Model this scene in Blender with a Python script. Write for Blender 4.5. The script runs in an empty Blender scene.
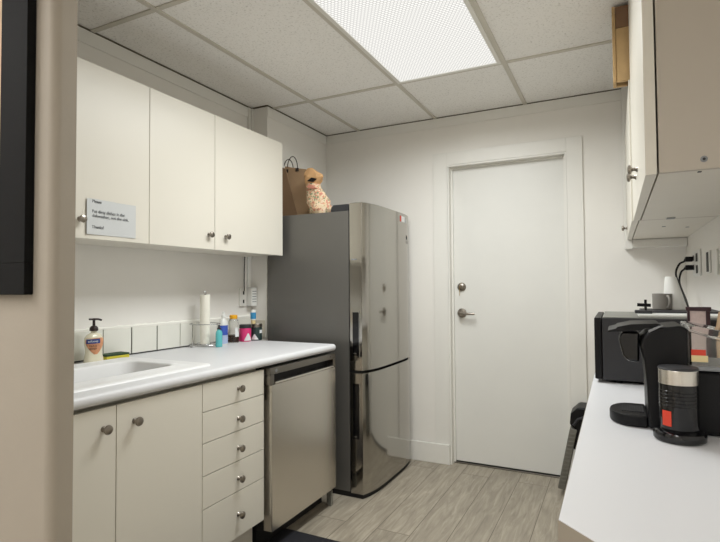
import bpy, bmesh, math, random
from mathutils import Vector, Matrix
random.seed(7)
SC = bpy.context.scene
COL = SC.collection
# ------------------------------------------------------------------ camera
cam = bpy.data.cameras.new('camera')
cam.sensor_width = 36.0
cam.lens = 510.83 / 720 * 36.0
cam.clip_start = 0.02
camo = bpy.data.objects.new('camera', cam)
COL.objects.link(camo)
R_ = (0.8937290415, 0.4485526772, -0.0069925803)
D_ = (-0.0201437395, 0.0245545125, -0.9994955255)
F_ = (-0.4481546944, 0.8934190348, 0.0309806092)
camo.matrix_world = Matrix(((R_[0], -D_[0], -F_[0], 0.0), (R_[1], -D_[1], -F_[1], 0.0),
                            (R_[2], -D_[2], -F_[2], 1.235), (0, 0, 0, 1)))
SC.camera = camo
# ------------------------------------------------------------------ world, exposure
SC.view_settings.view_transform = 'Standard'
SC.view_settings.look = 'None'
SC.view_settings.gamma = 1.0
SC.view_settings.use_curve_mapping = False
SC.view_settings.exposure = 0.0
W = bpy.data.worlds.new('world')
SC.world = W
W.use_nodes = True
W.node_tree.nodes['Background'].inputs[0].default_value = (0.9, 0.95, 1.0, 1)
W.node_tree.nodes['Background'].inputs[1].default_value = 0.05
LAMP_W = 30.0        # watts of the tubes behind the kitchen troffer's lens
ENTRY_FILL_W = 25.0       # watts of each unseen fill troffer added behind the camera
def tube_light(name, x, y, sx, sy, watts, col):
    L = bpy.data.lights.new(name, 'AREA')
    L.shape = 'RECTANGLE'
    L.size, L.size_y = sx, sy
    L.energy = watts
    L.color = col
    o = bpy.data.objects.new(name, L)
    L.spread = math.radians(165)
    o.location = (x, y, 2.4295)
    COL.objects.link(o)
    return o
tube_light('troffer_light', -0.827, 2.1625, 0.55, 1.16, LAMP_W, (0.97, 1.0, 0.995))
tube_light('troffer_light', -2.06, -0.2875, 0.54, 1.16, ENTRY_FILL_W, (1.0, 0.99, 0.98))  # added fill over the entry, out of view, raises the ambient light
tube_light('troffer_light', -0.827, -1.5, 0.55, 1.0, ENTRY_FILL_W, (1.0, 0.99, 0.98))  # second added fill, unseen behind the camera

# ------------------------------------------------------------------ materials
def srgb(r, g, b):
    f = lambda c: (c / 255 / 12.92) if c / 255 <= 0.04045 else ((c / 255 + 0.055) / 1.055) ** 2.4
    return (f(r), f(g), f(b), 1.0)

def mat(name, col, rough=0.5, metal=0.0, spec=0.5, bump=0.0, bscale=200.0, var=0.0, vscale=8.0,
        trans=0.0, ior=1.45, coat=0.0, aniso=None, alpha=1.0):
    m = bpy.data.materials.new(name)
    m.use_nodes = True
    nt = m.node_tree
    p = nt.nodes['Principled BSDF']
    p.inputs['Base Color'].default_value = col
    p.inputs['Roughness'].default_value = rough
    p.inputs['Metallic'].default_value = metal
    p.inputs['Specular IOR Level'].default_value = spec
    p.inputs['Transmission Weight'].default_value = trans
    p.inputs['IOR'].default_value = ior
    p.inputs['Coat Weight'].default_value = coat
    p.inputs['Alpha'].default_value = alpha
    tc = nt.nodes.new('ShaderNodeTexCoord')
    if var > 0:
        n = nt.nodes.new('ShaderNodeTexNoise')
        n.inputs['Scale'].default_value = vscale
        n.inputs['Detail'].default_value = 5
        nt.links.new(tc.outputs['Object'], n.inputs['Vector'])
        mr = nt.nodes.new('ShaderNodeMapRange')
        mr.inputs['From Min'].default_value = 0.3
        mr.inputs['From Max'].default_value = 0.7
        mr.inputs['To Min'].default_value = 1 - var
        mr.inputs['To Max'].default_value = 1 + var * 0.4
        nt.links.new(n.outputs['Fac'], mr.inputs['Value'])
        mx = nt.nodes.new('ShaderNodeVectorMath')
        mx.operation = 'SCALE'
        mx.inputs[0].default_value = col[:3]
        nt.links.new(mr.outputs['Result'], mx.inputs['Scale'])
        nt.links.new(mx.outputs['Vector'], p.inputs['Base Color'])
    if bump > 0:
        n2 = nt.nodes.new('ShaderNodeTexNoise')
        n2.inputs['Scale'].default_value = bscale
        n2.inputs['Detail'].default_value = 3
        mp = nt.nodes.new('ShaderNodeMapping')
        if aniso:
            mp.inputs['Scale'].default_value = aniso
        nt.links.new(tc.outputs['Object'], mp.inputs['Vector'])
        nt.links.new(mp.outputs['Vector'], n2.inputs['Vector'])
        b = nt.nodes.new('ShaderNodeBump')
        b.inputs['Strength'].default_value = bump
        b.inputs['Distance'].default_value = 0.002
        nt.links.new(n2.outputs['Fac'], b.inputs['Height'])
        nt.links.new(b.outputs['Normal'], p.inputs['Normal'])
    return m

M = {}
M['wall'] = mat('wall_paint', srgb(238, 235, 229), 0.62, bump=0.08, bscale=90, var=0.02, vscale=3)
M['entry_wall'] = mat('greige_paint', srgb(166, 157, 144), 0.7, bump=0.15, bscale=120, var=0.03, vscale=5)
M['trim'] = mat('trim_paint', srgb(233, 231, 225), 0.4, bump=0.05, bscale=60)
M['door_paint'] = mat('door_paint', srgb(230, 229, 224), 0.38, bump=0.05, bscale=40, var=0.015, vscale=6)
M['cabinet'] = mat('white_laminate', srgb(223, 218, 206), 0.35, bump=0.02, bscale=30)
M['end_panel'] = mat('shade_toned_end_panel', srgb(190, 181, 168), 0.4, bump=0.02, bscale=30, var=0.02, vscale=7)  # white cabinet side, its dim light darkened into the colour
M['cab_side'] = mat('laminate_side', srgb(228, 222, 210), 0.4, bump=0.02, bscale=30, var=0.02, vscale=7)
M['counter'] = mat('counter_laminate', srgb(217, 217, 219), 0.4, bump=0.02, bscale=60)
M['edge_shade'] = mat('counter_edge_shade', srgb(156, 147, 133), 0.5)  # white counter edge with its shade put into the colour
M['dusty_red'] = mat('dusty_red_print', srgb(190, 128, 108), 0.7)
M['sink'] = mat('sink_acrylic', srgb(236, 236, 236), 0.32)
M['tile'] = mat('wall_tile', srgb(232, 231, 222), 0.14, bump=0.03, bscale=12, var=0.03, vscale=5)
M['tile_plain'] = mat('cream_tile', srgb(222, 216, 200), 0.2, var=0.03, vscale=6)
M['grout'] = mat('dark_grout', srgb(70, 70, 68), 0.9)
M['caulk'] = mat('white_caulk', srgb(238, 236, 228), 0.6, bump=0.6, bscale=60)
M['grid'] = mat('ceiling_grid_paint', srgb(208, 203, 192), 0.5)
M['shadow_gap'] = mat('shadow_gap_tone', srgb(92, 84, 70), 0.6)  # dark tone painted for the shadow gap under the ceiling
M['nickel'] = mat('brushed_nickel', srgb(150, 143, 134), 0.3, 1.0)
M['chrome'] = mat('chrome', srgb(190, 190, 190), 0.12, 1.0)
M['steel_dark'] = mat('dark_steel_door', srgb(174, 171, 165), 0.11, 1.0, bump=0.004, bscale=30)
M['steel_edge'] = mat('dark_steel_edge', srgb(160, 156, 148), 0.22, 1.0)
M['fridge_side'] = mat('fridge_side_paint', srgb(110, 108, 104), 0.42, 0.35, bump=0.03, bscale=300)
M['steel'] = mat('brushed_steel', srgb(214, 209, 201), 0.27, 1.0, bump=0.05, bscale=40, aniso=(30, 30, 0.4))
M['steel_panel'] = mat('steel_panel', srgb(128, 124, 118), 0.3, 1.0)
M['black'] = mat('black_plastic', srgb(11, 11, 14), 0.42, spec=0.3, var=0.05, vscale=20)
M['black_matte'] = mat('black_matte', srgb(22, 22, 23), 0.7)
M['black_gloss'] = mat('black_gloss', srgb(10, 10, 13), 0.14, coat=0.2)
M['charcoal'] = mat('charcoal_paint', srgb(48, 48, 51), 0.5, bump=0.05, bscale=400)
M['grey_metal'] = mat('grey_metal_top', srgb(128, 128, 122), 0.4, 0.3)
M['grey_plastic'] = mat('grey_plastic', srgb(138, 140, 142), 0.35)
M['paper'] = mat('white_paper', srgb(226, 228, 228), 0.8, bump=0.1, bscale=20)
M['sign_paper'] = mat('sign_paper', srgb(205, 207, 207), 0.7)
M['ink'] = mat('ink', srgb(78, 80, 84), 0.8)
M['paper_towel'] = mat('paper_towel', srgb(240, 237, 224), 0.95, bump=0.5, bscale=140)
M['kraft'] = mat('kraft_paper', srgb(172, 143, 112), 0.85, bump=0.2, bscale=40, var=0.06, vscale=14)
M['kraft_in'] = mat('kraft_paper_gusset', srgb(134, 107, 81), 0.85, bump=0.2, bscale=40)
M['twine'] = mat('dark_twine', srgb(48, 38, 32), 0.8)
M['mat'] = mat('dark_mat', srgb(30, 30, 36), 0.95, bump=1.0, bscale=700)
M['green'] = mat('green_scourer', srgb(58, 78, 56), 0.95, bump=0.8, bscale=500)
M['yellow'] = mat('yellow_sponge', srgb(214, 200, 74), 0.9, bump=0.6, bscale=300)
M['soap'] = mat('cream_soap', srgb(226, 220, 196), 0.25, coat=0.3)
M['peach'] = mat('peach_label', srgb(214, 152, 112), 0.5, var=0.25, vscale=60)
M['blue'] = mat('blue_label', srgb(40, 62, 128), 0.4)
M['white_plastic'] = mat('white_plastic', srgb(232, 232, 228), 0.35)
M['brown_pump'] = mat('brown_pump', srgb(48, 36, 36), 0.35)
M['teal'] = mat('teal_liquid', srgb(96, 190, 194), 0.2, coat=0.4)
M['label_blue'] = mat('bright_blue_label', srgb(64, 92, 182), 0.4)
M['label_pale'] = mat('pale_blue_label', srgb(176, 190, 222), 0.4)
M['yellow_cap'] = mat('yellow_cap', srgb(238, 172, 30), 0.4)
M['honey'] = mat('dark_honey', srgb(64, 34, 18), 0.25)
M['clear'] = mat('clear_plastic', (0.93, 0.94, 0.93, 1), 0.05, trans=1.0, ior=1.4)
M['pink'] = mat('pink_label', srgb(220, 60, 122), 0.45)
M['dark_green'] = mat('dark_green_label', srgb(40, 58, 56), 0.45)
M['cyan'] = mat('cyan_label', srgb(60, 142, 190), 0.4)
M['wood'] = mat('pine_board', srgb(196, 164, 118), 0.7, bump=0.2, bscale=30, var=0.15, vscale=14)
M['wood_dark'] = mat('stained_board', srgb(138, 106, 80), 0.7, bump=0.2, bscale=30, var=0.2, vscale=14)
M['frame_black'] = mat('black_frame', srgb(9, 9, 10), 0.75, spec=0.25, bump=0.1, bscale=200)
M['picture'] = mat('warm_picture', srgb(206, 176, 138), 0.6, var=0.15, vscale=12)
M['red'] = mat('red_label', srgb(214, 66, 44), 0.45)
M['cream'] = mat('cream_label', srgb(226, 208, 156), 0.5)
M['maroon'] = mat('maroon_frame', srgb(58, 34, 40), 0.4)
M['notice'] = mat('pinkish_notice', srgb(214, 196, 192), 0.7, var=0.08, vscale=150)
M['orange'] = mat('orange_print', srgb(196, 154, 108), 0.8, var=0.1, vscale=30)
M['stoneware'] = mat('grey_stoneware', srgb(134, 130, 124), 0.5)
M['key'] = mat('brass_key', srgb(190, 160, 110), 0.35, 1.0)
M['outlet_slot'] = mat('outlet_slot', srgb(28, 28, 28), 0.6)
M['stool_grey'] = mat('stool_grey', srgb(112, 110, 102), 0.7, bump=0.4, bscale=200)

def floor_material():
    m = bpy.data.materials.new('vinyl_planks')
    m.use_nodes = True
    nt = m.node_tree
    p = nt.nodes['Principled BSDF']
    p.inputs['Roughness'].default_value = 0.42
    tc = nt.nodes.new('ShaderNodeTexCoord')
    mp = nt.nodes.new('ShaderNodeMapping')
    mp.inputs['Rotation'].default_value = (0, 0, math.radians(90))
    mp.inputs['Location'].default_value = (0.35, 0.04, 0)
    nt.links.new(tc.outputs['Object'], mp.inputs['Vector'])
    br = nt.nodes.new('ShaderNodeTexBrick')
    br.inputs['Color1'].default_value = (0.0, 0.0, 0.0, 1)
    br.inputs['Color2'].default_value = (1, 1, 1, 1)
    br.inputs['Mortar'].default_value = (0.5, 0.5, 0.5, 1)
    br.inputs['Scale'].default_value = 1.0
    br.inputs['Mortar Size'].default_value = 0.0018
    br.inputs['Mortar Smooth'].default_value = 0.2
    br.inputs['Brick Width'].default_value = 1.5
    br.inputs['Row Height'].default_value = 0.18
    br.offset = 0.37
    nt.links.new(mp.outputs['Vector'], br.inputs['Vector'])
    # grain stretched along the planks (world Y)
    g = nt.nodes.new('ShaderNodeMapping')
    g.inputs['Scale'].default_value = (34, 3.4, 1)
    nt.links.new(tc.outputs['Object'], g.inputs['Vector'])
    add = nt.nodes.new('ShaderNodeVectorMath')
    add.operation = 'MULTIPLY_ADD'
    add.inputs[1].default_value = (7.3, 7.3, 7.3)
    nt.links.new(br.outputs['Color'], add.inputs[0])
    nt.links.new(g.outputs['Vector'], add.inputs[2])
    n = nt.nodes.new('ShaderNodeTexNoise')
    n.inputs['Scale'].default_value = 1.3
    n.inputs['Detail'].default_value = 9
    n.inputs['Roughness'].default_value = 0.62
    n.inputs['Distortion'].default_value = 0.8
    nt.links.new(add.outputs['Vector'], n.inputs['Vector'])
    cr = nt.nodes.new('ShaderNodeValToRGB')
    e = cr.color_ramp.elements
    e[0].position, e[0].color = 0.26, srgb(128, 120, 106)
    e[1].position, e[1].color = 0.68, srgb(176, 167, 151)
    mid = e.new(0.5)
    mid.color = srgb(155, 146, 131)
    nt.links.new(n.outputs['Fac'], cr.inputs['Fac'])
    tone = nt.nodes.new('ShaderNodeMapRange')
    tone.inputs['To Min'].default_value = 0.92
    tone.inputs['To Max'].default_value = 1.07
    nt.links.new(br.outputs['Color'], tone.inputs['Value'])
    sc = nt.nodes.new('ShaderNodeVectorMath')
    sc.operation = 'SCALE'
    nt.links.new(cr.outputs['Color'], sc.inputs[0])
    nt.links.new(tone.outputs['Result'], sc.inputs['Scale'])
    mx = nt.nodes.new('ShaderNodeMix')
    mx.data_type = 'RGBA'
    nt.links.new(br.outputs['Fac'], mx.inputs['Factor'])
    nt.links.new(sc.outputs['Vector'], mx.inputs['A'])
    mx.inputs['B'].default_value = srgb(92, 82, 70)
    nt.links.new(mx.outputs['Result'], p.inputs['Base Color'])
    b = nt.nodes.new('ShaderNodeBump')
    b.inputs['Strength'].default_value = 0.15
    b.inputs['Distance'].default_value = 0.002
    nt.links.new(n.outputs['Fac'], b.inputs['Height'])
    nt.links.new(b.outputs['Normal'], p.inputs['Normal'])
    return m
M['floor'] = floor_material()

def ceiling_material():
    m = bpy.data.materials.new('fissured_ceiling_tile')
    m.use_nodes = True
    nt = m.node_tree
    p = nt.nodes['Principled BSDF']
    p.inputs['Roughness'].default_value = 0.95
    tc = nt.nodes.new('ShaderNodeTexCoord')
    n = nt.nodes.new('ShaderNodeTexNoise')
    n.inputs['Scale'].default_value = 95
    n.inputs['Detail'].default_value = 6
    n.inputs['Roughness'].default_value = 0.7
    nt.links.new(tc.outputs['Object'], n.inputs['Vector'])
    cr = nt.nodes.new('ShaderNodeValToRGB')
    e = cr.color_ramp.elements
    e[0].position, e[0].color = 0.33, srgb(216, 214, 209)
    e[1].position, e[1].color = 0.47, srgb(250, 248, 245)
    nt.links.new(n.outputs['Fac'], cr.inputs['Fac'])
    nt.links.new(cr.outputs['Color'], p.inputs['Base Color'])
    b = nt.nodes.new('ShaderNodeBump')
    b.inputs['Strength'].default_value = 0.5
    b.inputs['Distance'].default_value = 0.002
    nt.links.new(n.outputs['Fac'], b.inputs['Height'])
    nt.links.new(b.outputs['Normal'], p.inputs['Normal'])
    return m
M['ceiling'] = ceiling_material()

def lens_material(strength):
    # prismatic acrylic troffer lens: small bright cells with dimmer grooves, three brighter bands over the tubes
    m = bpy.data.materials.new('prismatic_lens')
    m.use_nodes = True
    nt = m.node_tree
    for n in list(nt.nodes):
        nt.nodes.remove(n)
    out = nt.nodes.new('ShaderNodeOutputMaterial')
    em = nt.nodes.new('ShaderNodeEmission')
    tc = nt.nodes.new('ShaderNodeTexCoord')
    ch = nt.nodes.new('ShaderNodeTexBrick')
    ch.offset = 0.5
    ch.inputs['Color1'].default_value = (1, 1, 1, 1)
    ch.inputs['Color2'].default_value = (1, 1, 1, 1)
    ch.inputs['Mortar'].default_value = (0, 0, 0, 1)
    ch.inputs['Scale'].default_value = 1
    ch.inputs['Brick Width'].default_value = 0.017
    ch.inputs['Row Height'].default_value = 0.0145
    ch.inputs['Mortar Size'].default_value = 0.0032
    ch.inputs['Mortar Smooth'].default_value = 0.35
    nt.links.new(tc.outputs['Object'], ch.inputs['Vector'])
    mr = nt.nodes.new('ShaderNodeMapRange')
    mr.inputs['From Min'].default_value = 0
    mr.inputs['From Max'].default_value = 1
    mr.inputs['To Min'].default_value = strength
    mr.inputs['To Max'].default_value = 0.72
    nt.links.new(ch.outputs['Fac'], mr.inputs['Value'])
    em.inputs['Color'].default_value = (1.0, 0.985, 0.94, 1)
    nt.links.new(mr.outputs['Result'], em.inputs['Strength'])
    nt.links.new(em.outputs['Emission'], out.inputs['Surface'])
    return m
M['lens'] = lens_material(1.05)
M['lens_fill'] = lens_material(0.95)  # for the added, unseen fill troffers

# ------------------------------------------------------------------ mesh helpers
class B:
    """collects shapes in world coordinates; build() links them as one mesh object"""
    def __init__(s):
        s.bm = bmesh.new()
    def _merge(s, t):
        me = bpy.data.meshes.new('t')
        t.to_mesh(me)
        t.free()
        s.bm.from_mesh(me)
        bpy.data.meshes.remove(me)
        return s
    def box(s, x0, x1, y0, y1, z0, z1, bev=0.0, seg=2, rot=None):
        t = bmesh.new()
        bmesh.ops.create_cube(t, size=1)
        c = Vector(((x0 + x1) / 2, (y0 + y1) / 2, (z0 + z1) / 2))
        bmesh.ops.scale(t, vec=(abs(x1 - x0), abs(y1 - y0), abs(z1 - z0)), verts=t.verts)
        if bev > 0:
            bmesh.ops.bevel(t, geom=list(t.edges), offset=bev, segments=seg, profile=0.5, affect='EDGES')
        if rot is not None:
            bmesh.ops.transform(t, matrix=rot, verts=t.verts)
        bmesh.ops.translate(t, vec=c, verts=t.verts)
        return s._merge(t)
    def lathe(s, o, prof, axis=(0, 0, 1), seg=32, sx=1.0, sy=1.0, rz=0.0):
        t = bmesh.new()
        ax = Vector(axis).normalized()
        q = Vector((0, 0, 1)).rotation_difference(ax)
        o = Vector(o)
        rings = []
        for r, h in prof:
            if r < 1e-6:
                rings.append([t.verts.new(o + q @ Vector((0, 0, h)))])
            else:
                rr = []
                for i in range(seg):
                    a = 2 * math.pi * i / seg
                    v = Vector((r * sx * math.cos(a), r * sy * math.sin(a), h))
                    if rz:
                        v = Matrix.Rotation(rz, 3, 'Z') @ v
                    rr.append(t.verts.new(o + q @ v))
                rings.append(rr)
        for a, b in zip(rings, rings[1:]):
            if len(a) == 1 and len(b) == 1:
                continue
            for i in range(seg):
                j = (i + 1) % seg
                if len(a) == 1:
                    t.faces.new((a[0], b[j], b[i]))
                elif len(b) == 1:
                    t.faces.new((a[i], a[j], b[0]))
                else:
                    t.faces.new((a[i], a[j], b[j], b[i]))
        if len(rings[0]) > 1:
            t.faces.new(list(reversed(rings[0])))
        if len(rings[-1]) > 1:
            t.faces.new(rings[-1])
        bmesh.ops.recalc_face_normals(t, faces=t.faces)
        return s._merge(t)
    def cyl(s, p0, p1, r, r1=None, seg=20):
        p0, p1 = Vector(p0), Vector(p1)
        L = (p1 - p0).length
        return s.lathe(p0, [(r, 0), (r if r1 is None else r1, L)], axis=p1 - p0, seg=seg)
    def tube(s, pts, r, seg=10, closed=False):
        t = bmesh.new()
        P = [Vector(p) for p in pts]
        n = len(P)
        rings = []
        prev = None
        for i in range(n):
            if closed:
                d = P[(i + 1) % n] - P[i - 1]
            else:
                d = P[min(i + 1, n - 1)] - P[max(i - 1, 0)]
            d.normalize()
            if prev is None:
                u = d.orthogonal().normalized()
            else:
                u = (prev - d * prev.dot(d)).normalized()
            prev = u
            w = d.cross(u)
            rings.append([t.verts.new(P[i] + r * (math.cos(2 * math.pi * k / seg) * u + math.sin(2 * math.pi * k / seg) * w)) for k in range(seg)])
        for i in range(n if closed else n - 1):
            a, b = rings[i], rings[(i + 1) % n]
            for k in range(seg):
                j = (k + 1) % seg
                t.faces.new((a[k], a[j], b[j], b[k]))
        if not closed:
            t.faces.new(list(reversed(rings[0])))
            t.faces.new(rings[-1])
        bmesh.ops.recalc_face_normals(t, faces=t.faces)
        return s._merge(t)
    def prism(s, poly, axis, a, b, bev=0.0, seg=2):
        """poly: 2-D outline; axis 'x' -> (y,z), 'y' -> (x,z), 'z' -> (x,y); extruded from a to b"""
        t = bmesh.new()
        def P(u, v, w):
            return {'x': (w, u, v), 'y': (u, w, v), 'z': (u, v, w)}[axis]
        lo = [t.verts.new(P(u, v, a)) for u, v in poly]
        hi = [t.verts.new(P(u, v, b)) for u, v in poly]
        t.faces.new(lo)
        t.faces.new(hi)
        n = len(poly)
        for i in range(n):
            j = (i + 1) % n
            t.faces.new((lo[i], lo[j], hi[j], hi[i]))
        bmesh.ops.recalc_face_normals(t, faces=t.faces)
        if bev > 0:
            es = [e for e in t.edges if len(e.link_faces) == 2 and e.calc_face_angle() > math.radians(40)]
            bmesh.ops.bevel(t, geom=es, offset=bev, segments=seg, profile=0.5, affect='EDGES')
        return s._merge(t)
    def grid(s, rows):
        """rows of points joined into a surface"""
        t = bmesh.new()
        V = [[t.verts.new(p) for p in r] for r in rows]
        for a, b in zip(V, V[1:]):
            for i in range(len(a) - 1):
                t.faces.new((a[i], a[i + 1], b[i + 1], b[i]))
        return s._merge(t)
    def mesh(s, me, mtx):
        t = bmesh.new()
        t.from_mesh(me)
        bmesh.ops.transform(t, matrix=mtx, verts=t.verts)
        return s._merge(t)
    def build(s, name, m, parent=None, at=None, smooth=True, angle=38):
        me = bpy.data.meshes.new(name)
        bmesh.ops.remove_doubles(s.bm, verts=s.bm.verts, dist=1e-6)
        base = Vector(at) if at is not None else Vector((0, 0, 0))
        if parent is not None:
            base = wloc(parent)
        bmesh.ops.translate(s.bm, vec=-base, verts=s.bm.verts)
        s.bm.to_mesh(me)
        s.bm.free()
        if smooth:
            me.polygons.foreach_set('use_smooth', [True] * len(me.polygons))
            me.set_sharp_from_angle(angle=math.radians(angle))
        o = bpy.data.objects.new(name, me)
        me.materials.append(M[m] if isinstance(m, str) else m)
        COL.objects.link(o)
        if smooth:
            wn = o.modifiers.new('weighted_normals', 'WEIGHTED_NORMAL')
            wn.keep_sharp = True
        if parent is not None:
            o.parent = parent
        else:
            o.location = base
        return o

def wloc(o):
    v = Vector(o.location)
    while o.parent:
        o = o.parent
        v += Vector(o.location)
    return v

def tag(o, label, cat, group=None):
    o['label'] = label
    o['category'] = cat
    if group:
        o['group'] = group
    return o

def thing(name, label, cat, loc, group=None):
    o = bpy.data.objects.new(name, None)
    o.empty_display_size = 0.05
    COL.objects.link(o)
    o.location = loc
    return tag(o, label, cat, group)

def struct(o):
    o['kind'] = 'structure'
    return o

def copy_tree(o, parent=None):
    c = o.copy()
    COL.objects.link(c)
    if parent is not None:
        c.parent = parent
    for ch in list(o.children):
        copy_tree(ch, c)
    return c

def text_mesh(body, size, align='LEFT', spacing=1.0):
    cu = bpy.data.curves.new('t', 'FONT')
    cu.body = body
    cu.size = size
    cu.align_x = align
    cu.space_line = spacing
    cu.extrude = 0.0003
    o = bpy.data.objects.new('t', cu)
    COL.objects.link(o)
    dg = bpy.context.evaluated_depsgraph_get()
    dg.update()
    me = bpy.data.meshes.new_from_object(o.evaluated_get(dg))
    bpy.data.objects.remove(o)
    bpy.data.curves.remove(cu)
    return me

def basis(o, xa, ya):
    xa, ya = Vector(xa).normalized(), Vector(ya).normalized()
    za = xa.cross(ya)
    return Matrix(((xa.x, ya.x, za.x, o[0]), (xa.y, ya.y, za.y, o[1]), (xa.z, ya.z, za.z, o[2]), (0, 0, 0, 1)))

# ------------------------------------------------------------------ room dimensions (metres; camera at x=0, y=0)
XL, XR, YB, ZC = -2.17, 0.363, 3.487, 2.44
CH_X, CH_Y = -2.04, 2.716            # boxed-out chase in the far left corner
PY0, PY1, PX = 0.7325, 0.79, -1.163  # end of the entry partition on the left
DX0, DX1, DZ, DY = -1.053, -0.269, 2.088, 3.545   # door opening

# ------------------------------------------------------------------ structure
struct(B().box(-3.2, 0.6, -2.2, 3.8, -0.08, 0.0).build('floor', 'floor'))
struct(B().box(-3.2, 0.6, -2.2, 3.8, ZC, ZC + 0.08).build('ceiling', 'ceiling'))
struct(B().box(XL - 0.12, XL, PY1, YB + 0.12, 0, ZC).build('wall_left', 'wall'))
bk = B()
bk.box(XL, DX0, YB, YB + 0.12, 0, ZC).box(DX1, XR, YB, YB + 0.12, 0, ZC).box(DX0, DX1, YB, YB + 0.12, DZ, ZC)
struct(bk.build('wall_back', 'wall'))
struct(B().box(XR, XR + 0.12, -2.0, YB + 0.12, 0, ZC).build('wall_right', 'wall'))
struct(B().box(XL, CH_X, CH_Y, YB, 0, ZC, 0.003).build('wall_corner', 'wall'))
# partition end with a rounded (bullnose) near corner
pr = 0.022
poly = [(-3.0, PY0)]
for k in range(9):
    a = -math.pi / 2 + k * math.pi / 16
    poly.append((PX - pr + pr * math.cos(a), PY0 + pr + pr * math.sin(a)))
poly += [(PX, PY1), (-3.0, PY1)]
struct(B().prism(poly, 'z', 0, ZC).build('wall_entry', 'entry_wall'))
struct(B().box(-3.12, -3.0, -2.0, PY1, 0, ZC).build('wall_entry_left', 'wall'))
struct(B().box(-3.12, XR + 0.12, -2.12, -2.0, 0, ZC).build('wall_rear', 'wall'))

# suspended ceiling grid (T-bars)
g = B()
for x in (-1.752, -1.137, -0.517, 0.098):
    g.box(x - 0.012, x + 0.012, -2.0, YB - 0.002, ZC - 0.007, ZC)
for y in (2.780, 1.545, 0.325, -0.9):
    for x0, x1 in ((XL + 0.13 if y > CH_Y else XL, -1.764), (-1.740, -1.149), (-1.125, -0.529), (-0.505, 0.086), (0.11, XR)):
        g.box(x0 + (0.002 if x0 < -2 else 0), x1, y - 0.012, y + 0.012, ZC - 0.006, ZC)
struct(g.build('trim_1', 'grid'))
# dark strip painting the shadow gap where the ceiling meets the walls
w = B()
w.box(XL, XL + 0.006, PY1, CH_Y - 0.006, ZC - 0.009, ZC - 0.001)
w.box(XL, CH_X + 0.006, CH_Y - 0.006, CH_Y, ZC - 0.009, ZC - 0.001)
w.box(CH_X, CH_X + 0.006, CH_Y, YB - 0.005, ZC - 0.009, ZC - 0.001)
w.box(CH_X + 0.006, XR, YB - 0.005, YB, ZC - 0.007, ZC - 0.001)
struct(w.build('trim_2', 'shadow_gap'))
# flat frieze board under the ceiling
f = B()
f.box(XL, XL + 0.006, PY1, CH_Y - 0.02, 2.365, ZC - 0.009, 0.002)
f.box(CH_X, CH_X + 0.006, CH_Y + 0.002, YB - 0.006, 2.365, ZC - 0.009, 0.002)
f.box(CH_X + 0.006, 0.16, YB - 0.006, YB, 2.365, ZC - 0.007, 0.002)
f.box(XL, XL + 0.014, CH_Y - 0.045, CH_Y - 0.02, 2.14, ZC - 0.009, 0.002)
f.box(XL, XL + 0.02, CH_Y - 0.016, CH_Y, 2.14, ZC - 0.009, 0.002)
struct(f.build('trim_3', 'trim'))
# door casing
c = B()
c.box(-1.157, DX0, YB - 0.012, YB, 0.0, 2.178, 0.002)
c.box(DX1, -0.175, YB - 0.012, YB, 0.0, 2.178, 0.002)
c.box(DX0, DX1, YB - 0.012, YB, DZ, 2.178, 0.002)
struct(c.build('trim_4', 'trim'))
c = B()
c.box(DX0 + 0.0006, DX0 + 0.012, YB - 0.008, DY + 0.04, 0, DZ - 0.0006)      # jambs
c.box(DX1 - 0.012, DX1 - 0.0006, YB - 0.008, DY + 0.04, 0, DZ - 0.0006)
c.box(DX0 + 0.012, DX1 - 0.012, YB - 0.008, DY + 0.04, DZ - 0.012, DZ - 0.0006)
c.box(DX0 + 0.0122, DX0 + 0.024, DY - 0.018, DY - 0.002, 0, DZ - 0.0125)  # stops
c.box(DX1 - 0.024, DX1 - 0.0122, DY - 0.018, DY - 0.002, 0, DZ - 0.0125)
c.box(DX0 + 0.0242, DX1 - 0.0242, DY - 0.018, DY - 0.002, DZ - 0.024, DZ - 0.0125)
struct(c.build('trim_9', 'trim', smooth=False))
# door slab with its hardware
dz = DZ - 0.014
door = struct(B().box(DX0 + 0.014, DX1 - 0.014, DY, DY + 0.038, 0.014, dz, 0.002).build('door_1', 'door_paint'))
B().box(DX0 + 0.012, DX1 - 0.012, DY - 0.02, DY + 0.06, 0.0, 0.009, 0.003).build('door_threshold', 'steel_panel', door)
lx, lz = -0.976, 1.046
h = B()
h.lathe((lx, DY, lz), [(0.0, 0.012), (0.02, 0.012), (0.03, 0.009), (0.033, 0.004), (0.033, -0.001)], axis=(0, -1, 0))
h.cyl((lx, DY - 0.01, lz), (lx, DY - 0.05, lz), 0.011)
h.lathe((lx, DY - 0.036, lz), [(0.0, 0.016), (0.016, 0.015), (0.021, 0.006), (0.018, 0.0)], axis=(0, -1, 0))
h.tube([(lx, DY - 0.045, lz), (lx + 0.03, DY - 0.05, lz - 0.001), (lx + 0.07, DY - 0.05, lz - 0.003), (lx + 0.10, DY - 0.046, lz - 0.003)], 0.0085)
h.build('door_handle', 'nickel', door)
dl = B()
dl.lathe((lx, DY, 1.229), [(0.0, 0.018), (0.02, 0.017), (0.027, 0.011), (0.031, 0.004), (0.031, -0.001)], axis=(0, -1, 0))
dl.cyl((lx, DY - 0.016, 1.229), (lx, DY - 0.022, 1.229), 0.012)
dlo = dl.build('deadbolt', 'nickel', door)
k = B().box(lx - 0.009, lx - 0.007, DY - 0.034, DY - 0.018, 1.213, 1.235, 0.0005)
k.box(lx - 0.0095, lx - 0.0065, DY - 0.030, DY - 0.027, 1.168, 1.214, 0.0005)
k.build('key', 'key', dlo)
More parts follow.
